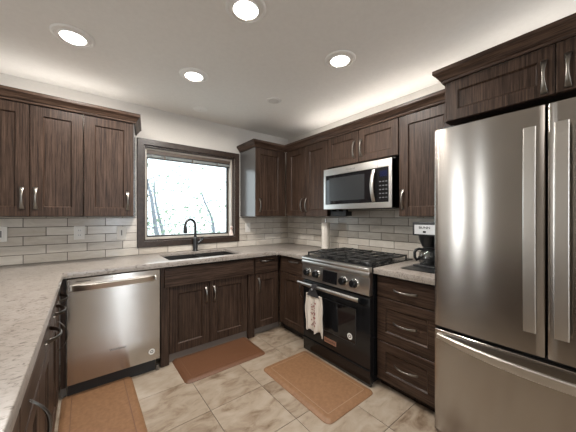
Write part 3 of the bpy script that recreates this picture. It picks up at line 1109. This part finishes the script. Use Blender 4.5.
obj('filter_tray', MB().box(0.034, 0.215, 0.035, 0.13, -0.068, -0.022).box(0.07, 0.10, 0.06, 0.10, -0.023, -0.0005).box(0.16, 0.19, 0.06, 0.10, -0.023, -0.0005), BLACK_MATTE, mw)

# ------------------------------------------------------------------ refrigerator
f = thing('refrigerator', 'tall stainless steel french door refrigerator with bottom freezer drawer at the right', 'refrigerator', (-0.635, -2.337, 0), RX)
W = 0.972
obj('body', MB().box(0.004, W - 0.004, 0.0, 0.60, 0.03, 1.815), GREY_DARK, f, bevel=0.004)
for sx in (0.03, W - 0.08):
    for sy in (0.03, 0.54):
        obj('foot', MB().lathe([(0.02, 0.0), (0.02, 0.031)], (sx + 0.02, sy, 0), 14), BLACK_MATTE, f)


def fridge_front(x0, x1, z0, z1, bulge):
    m = MB()
    prof = []
    n = 16
    xa, xb = x0 + 0.010, x1 - 0.010
    pts = [(x0, -0.004), (x0, -0.054), (x0 + 0.003, -0.0610), (x0 + 0.010, -0.0645)]
    for k in range(1, n):
        u = k / n
        pts.append((xa + (xb - xa) * u, -0.0645 - bulge * (1 - (2 * u - 1) ** 2)))
    pts += [(x1 - 0.010, -0.0645), (x1 - 0.003, -0.0610), (x1, -0.054), (x1, -0.004)]
    rings = []
    for z, ins_ in ((z0, 0.003), (z0 + 0.003, 0.0), (z1 - 0.003, 0.0), (z1, 0.003)):
        rings.append([(x, y + ins_ if y < -0.01 else y, z) for x, y in pts])
    m.loops(rings)
    return m


def flat_handle(x0, x1, z0, z1):
    m = MB()
    rings = []
    n = 13
    for k in range(n):
        s_ = -1 + 2 * k / (n - 1)
        z = (z0 + z1) / 2 + s_ * (z1 - z0) / 2
        y = -0.110 - 0.012 * (1 - s_ * s_)
        w = (x1 - x0) / 2
        xc = (x0 + x1) / 2
        rings.append([(xc - w, y + 0.007, z), (xc - w, y + 0.002, z), (xc - w + 0.003, y, z), (xc + w - 0.003, y, z), (xc + w, y + 0.002, z), (xc + w, y + 0.007, z)])
    m.loops(rings)
    return m


for (a, b, h0, h1) in ((0.0, 0.4895, 0.418, 0.463), (0.4945, W, 0.523, 0.569)):
    fd = obj('door', fridge_front(a, b, 0.645, 1.831, 0.006), STEEL, f, ang=40)
    hh = obj('handle', flat_handle(h0, h1, 0.764, 1.727), STEEL_H, fd, ang=20)
    for zz in (0.785, 1.672):
        obj('handle_bracket', MB().box(h0 + 0.008, h1 - 0.008, -0.106, -0.064, zz, zz + 0.035), STEEL_H, hh)
    obj('hinge_cover', MB().box((a + 0.02) if a < 0.1 else (b - 0.10), (a + 0.10) if a < 0.1 else (b - 0.02), -0.05, 0.0, 1.832, 1.842), GREY_DARK, f)
fd = obj('freezer_drawer', fridge_front(0.0, W, 0.012, 0.626, 0.006), STEEL, f, ang=40)
rings = []
for k in range(25):
    s_ = -1 + 2 * k / 24
    x = W / 2 + s_ * (W / 2 - 0.022)
    y = -0.078 - 0.056 * (1 - abs(s_) ** 2.2)
    zc = 0.590 - 0.017 * (1 - s_ * s_)
    hh2 = 0.014 + 0.010 * (1 - s_ * s_)
    rings.append([(x, y + 0.016, zc - hh2), (x, y + 0.004, zc - hh2), (x, y, zc - hh2 + 0.006), (x, y, zc + hh2 - 0.006), (x, y + 0.004, zc + hh2), (x, y + 0.016, zc + hh2)])
hh = obj('handle', MB().loops(rings), STEEL_H, fd, ang=20)
for xx in (0.022, W - 0.042):
    obj('handle_bracket', MB().box(xx, xx + 0.02, -0.085, -0.062, 0.578, 0.600), STEEL_H, hh)
obj('gap_seal', MB().box(0.004, W - 0.004, -0.030, -0.001, 0.6275, 0.6435), BLACK_MATTE, f)
obj('kick_plate', MB().box(0.02, W - 0.02, -0.0035, 0.0, 0.008, 0.053), BLACK_MATTE, f)

# ------------------------------------------------------------------ small things on the worktops
# paper towel roll
p = thing('paper_towel_holder', 'steel paper towel holder with a white roll, in the corner left of the range', 'paper towel holder', (-0.155, -0.912, WT1))
obj('base', MB().lathe([(0.078, 0.0), (0.078, 0.008), (0.070, 0.014), (0.0005, 0.015)], seg=32), CHROME, p)
obj('rod', MB().lathe([(0.006, 0.014), (0.006, 0.345), (0.010, 0.348), (0.010, 0.358), (0.0005, 0.362)], seg=14), CHROME, p)
m = MB().lathe([(0.018, 0.018), (0.047, 0.018), (0.0485, 0.022), (0.0485, 0.312), (0.047, 0.316), (0.018, 0.316)], seg=40, caps=False)
obj('paper_roll', m, PAPER, p)

# coffee maker on a black tray
tr = thing('serving_tray', 'black rimmed tray under the coffee maker, on the short worktop', 'tray', (-0.285, -2.178, WT1))
m = MB()
def rr_(i, z):
    return [(-0.225 + i, -0.160 + i, z), (0.225 - i, -0.160 + i, z), (0.225 - i, 0.160 - i, z), (-0.225 + i, 0.160 - i, z)]
m.loops([rr_(0.008, 0.0), rr_(0.0, 0.005), rr_(0.003, 0.006), rr_(0.012, 0.0055)])
obj('tray_body', m, BLACK_PLASTIC, tr, bevel=0.001)
tr.children[0].name = 'tray_surface'
k = thing('coffee_maker', 'black coffee maker with silver front plate and glass carafe beside the refrigerator', 'coffee maker', (-0.36, -2.040, WT1 + 0.0062), RX)
W = 0.180
obj('base', MB().box(0.0, W, 0.0, 0.215, 0.0, 0.012), BLACK_PLASTIC, k, bevel=0.004)
obj('warming_plate', MB().lathe([(0.066, 0.0115), (0.066, 0.016), (0.0005, 0.017)], (W / 2, 0.075, 0), 28), GREY_DARK, k)
obj('tower', MB().box(0.006, W - 0.006, 0.160, 0.215, 0.0122, 0.2375), BLACK_PLASTIC, k, bevel=0.004)
hd = obj('head', MB().box(-0.003, W + 0.003, -0.003, 0.215, 0.238, 0.342), BLACK_PLASTIC, k, bevel=0.007)
pl = obj('front_plate', MB().box(0.014, W - 0.014, -0.0050, -0.0025, 0.250, 0.322), SILVER, hd, bevel=0.001)
text_part('plate_lettering', 'BUNN', 0.025, INK_DARK, pl, (W / 2, -0.0056, 0.300), bold=True, sx=1.2)
obj('power_switch', MB().box(W / 2 - 0.011, W / 2 + 0.011, -0.010, -0.0050, 0.262, 0.276), BLACK_GLOSS, hd, bevel=0.002)
m = MB().lathe([(0.076, 0.2376), (0.070, 0.205), (0.052, 0.160), (0.050, 0.152), (0.0005, 0.152)], (W / 2, 0.075, 0), 28)
obj('brew_funnel', m, BLACK_PLASTIC, k)
ca = thing('coffee_carafe', 'glass coffee carafe with black handle and rim, sitting in the coffee maker', 'carafe', (-0.285, -2.130, WT1 + 0.0236))
m = MB().lathe([(0.050, 0.0), (0.068, 0.008), (0.076, 0.042), (0.070, 0.085), (0.055, 0.104), (0.053, 0.106), (0.068, 0.083), (0.074, 0.042), (0.066, 0.010), (0.049, 0.002)], seg=32)
obj('glass_bowl', m, CARAFE_GLASS, ca)
obj('rim_band', MB().lathe([(0.056, 0.102), (0.059, 0.106), (0.059, 0.120), (0.053, 0.123), (0.0005, 0.123)], seg=32), BLACK_PLASTIC, ca)
obj('waist_band', MB().lathe([(0.0765, 0.036), (0.0785, 0.038), (0.0785, 0.050), (0.0765, 0.052)], seg=32, caps=False), BLACK_PLASTIC, ca)
ax, ay = -0.80, 0.60
hp = [(0.050, 0.112), (0.078, 0.118), (0.104, 0.110), (0.114, 0.090), (0.112, 0.055), (0.100, 0.034), (0.077, 0.044)]
obj('handle', MB().tube([(ax * d_, ay * d_, z_) for d_, z_ in hp], 0.0105, 12), BLACK_PLASTIC, ca)


# ------------------------------------------------------------------ outlets and switches
def wallplate(name, label, cat, loc, rz=0.0, w=0.078, style='outlet', gangs=1):
    t = thing(name, label, cat, loc, rz)
    h = 0.122
    obj('plate', MB().box(-w / 2, w / 2, -0.006, 0.0, -h / 2, h / 2), PLATE_GREY, t, bevel=0.003)
    for g in range(gangs):
        gx = (g - (gangs - 1) / 2) * 0.046
        if style == 'outlet':
            for zz in (-0.021, 0.021):
                o = obj('receptacle', MB().lathe([(0.0165, -0.0055), (0.0165, -0.0085), (0.0005, -0.0085)], (gx, 0, zz), 20, 'Y'), WHITE_PLASTIC, t)
                for sx in (-0.006, 0.006):
                    obj('slot', MB().box(gx + sx - 0.0012, gx + sx + 0.0012, -0.0090, -0.0084, zz - 0.005, zz + 0.006), INK_DARK, o)
        else:
            o = obj('switch_plate', MB().box(gx - 0.0165, gx + 0.0165, -0.0078, -0.0055, -0.034, 0.034), WHITE_PLASTIC, t, bevel=0.001)
            obj('rocker', MB().prism([(-0.0078, -0.026), (-0.0105, -0.024), (-0.0085, 0.0), (-0.0088, 0.024), (-0.0078, 0.026)], 0, gx - 0.005, gx + 0.005), INK_GREY, o)
    return t


ZP = 1.157
wallplate('light_switch', 'pale double switch plate on the tiles at the far left end', 'switch', (-2.927, -0.0095, ZP + .008), w=0.118, style='switch', gangs=2)
wallplate('wall_outlet', 'pale power outlet on the tiles below the left upper cabinets', 'outlet', (-2.418, -0.0095, ZP))
wallplate('light_switch', 'pale single switch plate on the tiles just left of the window', 'switch', (-2.095, -0.0095, ZP - .012), style='switch')
wallplate('wall_outlet', 'pale power outlet on the tiles just right of the window, below the corner cabinet', 'outlet', (-0.685, -0.0095, ZP))

# ------------------------------------------------------------------ window blind and ornament
bl = thing('window_blind', 'raised blind gathered at the top of the window', 'blind', (-1.3865, 0.068, 2.0105))
hw = 0.4775
obj('head_rail', MB().box(-hw, hw, -0.018, 0.018, -0.034, -0.0005), BLINDRAIL, bl, bevel=0.002)
obj('valance_lip', MB().box(-hw, hw, -0.020, 0.016, -0.043, -0.0345), SASH, bl)
m = MB()
for i in range(5):
    z = -0.048 - i * 0.0055
    m.prism([(-0.022, z), (0.0, z + 0.0028), (0.022, z), (0.022, z - 0.001), (0.0, z + 0.0016), (-0.022, z - 0.001)], 0, -hw + 0.006, hw - 0.006)
obj('slat_stack', m, BLINDMAT, bl)
obj('bottom_rail', MB().box(-hw + 0.006, hw - 0.006, -0.022, 0.022, -0.084, -0.073), SASH, bl, bevel=0.002)
for sx in (-0.30, 0.0, 0.30):
    obj('ladder_tape', MB().box(sx - 0.006, sx + 0.006, -0.0245, -0.0225, -0.090, -0.044), BLINDRAIL, bl)
obj('pull_cord', MB().tube([(hw - 0.006, -0.021, -0.03), (hw - 0.009, -0.050, -0.40), (hw - 0.013, -0.078, -0.800)], 0.0016, 8), WHITE_PLASTIC, bl)
on = thing('hanging_ornament', 'small pale ceramic ornament hanging at the window right jamb on the blind cord', 'ornament', (-0.9225, -0.012, 1.062))
m = MB().lathe([(0.0005, 0.0), (0.020, 0.001), (0.026, 0.006), (0.022, 0.030), (0.014, 0.062), (0.010, 0.076), (0.0005, 0.080)], seg=20)
obj('body', m, PORCELAIN, on)
m = MB().lathe([(0.0005, 0.072), (0.010, 0.075), (0.016, 0.086), (0.016, 0.096), (0.010, 0.107), (0.0005, 0.110)], seg=18)
obj('head', m, simple('ornament_head', (0.50, 0.34, 0.28), 0.4), on)
obj('hat', MB().lathe([(0.0005, 0.104), (0.024, 0.106), (0.024, 0.109), (0.012, 0.112), (0.010, 0.124), (0.0005, 0.126)], seg=18), PORCELAIN, on)
obj('hook', MB().tube([(0, 0, 0.124), (0, 0, 0.150), (0.0, 0.004, 0.165)], 0.0018, 8), PEWTER, on)

# ------------------------------------------------------------------ ceiling fixtures
def downlight(x, y, label):
    t = thing('recessed_light', label, 'ceiling light', (x, y, H), group='recessed ceiling lights')
    m = MB().lathe([(0.068, -0.0005), (0.112, -0.0005), (0.112, -0.004), (0.106, -0.009), (0.094, -0.010), (0.092, -0.006), (0.076, -0.006), (0.068, -0.014)], seg=40, caps=False)
    obj('trim_ring', m, TRIMWHITE, t)
    obj('lens', MB().lathe([(0.0005, -0.0070), (0.069, -0.0070), (0.069, -0.0015), (0.0005, -0.0015)], seg=36), LENS, t)
    d = bpy.data.lights.new('downlight_beam', 'AREA')
    d.shape = 'DISK'
    d.size = 0.13
    d.energy = 15.0
    d.color = (1.0, 0.955, 0.90)
    d.spread = math.radians(175)
    o = bpy.data.objects.new('downlight_beam', d)
    COL.objects.link(o)
    o.parent = t
    o.location = (0, 0, -0.012)
    return t


downlight(-2.440, -0.905, 'lit recessed ceiling light above the left upper cabinets')
downlight(-1.690, -1.775, 'lit recessed ceiling light nearest the camera, cut by the top edge of the photo')
downlight(-1.688, -0.918, 'lit recessed ceiling light in front of the window, beside the plain white disc')
downlight(-0.923, -1.784, 'lit recessed ceiling light in front of the microwave')

t = thing('ceiling_speaker', 'round pale ceiling cover with a ringed grille, between the corner and the range light', 'ceiling speaker', (-0.917, -0.934, H))
obj('ring', MB().lathe([(0.052, -0.0005), (0.078, -0.0005), (0.078, -0.006), (0.070, -0.010), (0.052, -0.007)], seg=36, caps=False), TRIMWHITE, t)
obj('grille', MB().lathe([(0.0005, -0.006), (0.053, -0.006), (0.053, -0.001), (0.0005, -0.001)], seg=32), simple('grille_grey', (0.66, 0.63, 0.59), 0.6), t)
t = thing('ceiling_cover', 'plain flat white disc on the ceiling above the window', 'ceiling cover', (-1.413, -0.284, H))
obj('plate', MB().lathe([(0.0005, -0.009), (0.066, -0.008), (0.072, -0.004), (0.072, -0.0005), (0.0005, -0.0005)], seg=36), TRIMWHITE, t)
obj('screw', MB().lathe([(0.0005, -0.0105), (0.004, -0.0095), (0.004, -0.008)], seg=12), PEWTER, t)


# ------------------------------------------------------------------ floor mats
def floor_mat(label, x0, x1, y0, y1, mat, edge, r=0.045, inset=0.055, line=True):
    t = thing('floor_mat', label, 'floor mat', ((x0 + x1) / 2, (y0 + y1) / 2, 0.0))
    hx, hy = (x1 - x0) / 2, (y1 - y0) / 2

    def ring(i, z, rad):
        pts = []
        for (sx, sy, a0) in ((1, 1, 0), (-1, 1, PI / 2), (-1, -1, PI), (1, -1, 1.5 * PI)):
            for k_ in range(7):
                a = a0 + PI / 2 * k_ / 6
                pts.append((sx * (hx - i - rad) + rad * math.cos(a), sy * (hy - i - rad) + rad * math.sin(a), z))
        return pts
    m = MB().loops([ring(0, 0.0005, r), ring(0.002, 0.004, r - .002), ring(0.022, 0.0165, r - 0.02), ring(0.03, 0.018, r - 0.026)])
    obj('pad', m, mat, t, ang=25)
    m = MB().loops([ring(inset, 0.0179, 0.012), ring(inset, 0.0188, 0.012), ring(inset + 0.005, 0.0188, 0.009), ring(inset + 0.005, 0.0179, 0.009)], closed_path=True)
    obj('border_line', m, edge, t)
    return t


floor_mat('dark brown cushioned mat on the floor in front of the sink cabinet', -1.765, -1.018, -0.970, -0.515, MAT_DARK, MAT_DARK_EDGE)
floor_mat('tan cushioned mat on the floor in front of the range', -1.192, -0.690, -1.922, -1.150, MAT_TAN, MAT_TAN_EDGE)
floor_mat('tan cushioned mat on the floor in front of the dishwasher and peninsula', -2.512, -2.082, -1.560, -0.560, MAT_TAN, MAT_DARK_EDGE)

# ------------------------------------------------------------------ trees outside the window
def tree(label, x, y, lean, h, seed):
    rr = random.Random(seed)
    t = thing('garden_tree', label, 'tree', (x, y, -0.5))
    m = MB()
    pts = [(lean * (k / 8) ** 1.3 * 1.2 + 0.05 * math.sin(k + seed), 0.04 * math.cos(k * 1.7), h * k / 8) for k in range(9)]
    m.tube(pts, lambda u: 0.075 - 0.055 * u, 8)
    tips = []
    for b in range(11):
        k = rr.randint(3, 8)
        p = Vector(pts[k])
        a = rr.uniform(0, 2 * PI)
        L_ = rr.uniform(0.5, 1.2)
        q = [p]
        for s_ in range(1, 5):
            f_ = s_ / 4
            q.append(p + Vector((math.cos(a) * L_ * f_, math.sin(a) * L_ * f_ * 0.7, L_ * (0.55 * f_ - 0.35 * f_ * f_ * (b % 2)))))
        m.tube(q, lambda u: 0.014 - 0.010 * u, 6)
        tips += [q[2], q[3], q[4]]
    obj('trunk', m, BARK, t)
    m = MB()
    for p in tips + [Vector(pts[-1])]:
        for _ in range(9):
            c_ = p + Vector((rr.gauss(0, 0.24), rr.gauss(0, 0.2), rr.gauss(0, 0.2)))
            s_ = rr.uniform(0.025, 0.065)
            u = Vector((rr.gauss(0, 1), rr.gauss(0, 1), rr.gauss(0, 1))).normalized() * s_
            w = u.cross(Vector((rr.gauss(0, 1), rr.gauss(0, 1), rr.gauss(0, 1)))).normalized() * s_ * 0.6
            m.face([m.bm.verts.new(c_ - u), m.bm.verts.new(c_ + w), m.bm.verts.new(c_ + u), m.bm.verts.new(c_ - w)])
    me = obj('foliage', m, LEAF, t)
    return t


tree('bare-trunked pale tree at the left edge of the window view', -0.75, 3.6, -0.55, 3.0, 1)
tree('slim leaning tree behind the faucet in the window view', -0.30, 6.0, -0.30, 2.9, 5)
tree('leafy low branching tree right of the faucet in the window view', 0.95, 4.6, -0.45, 2.5, 9)
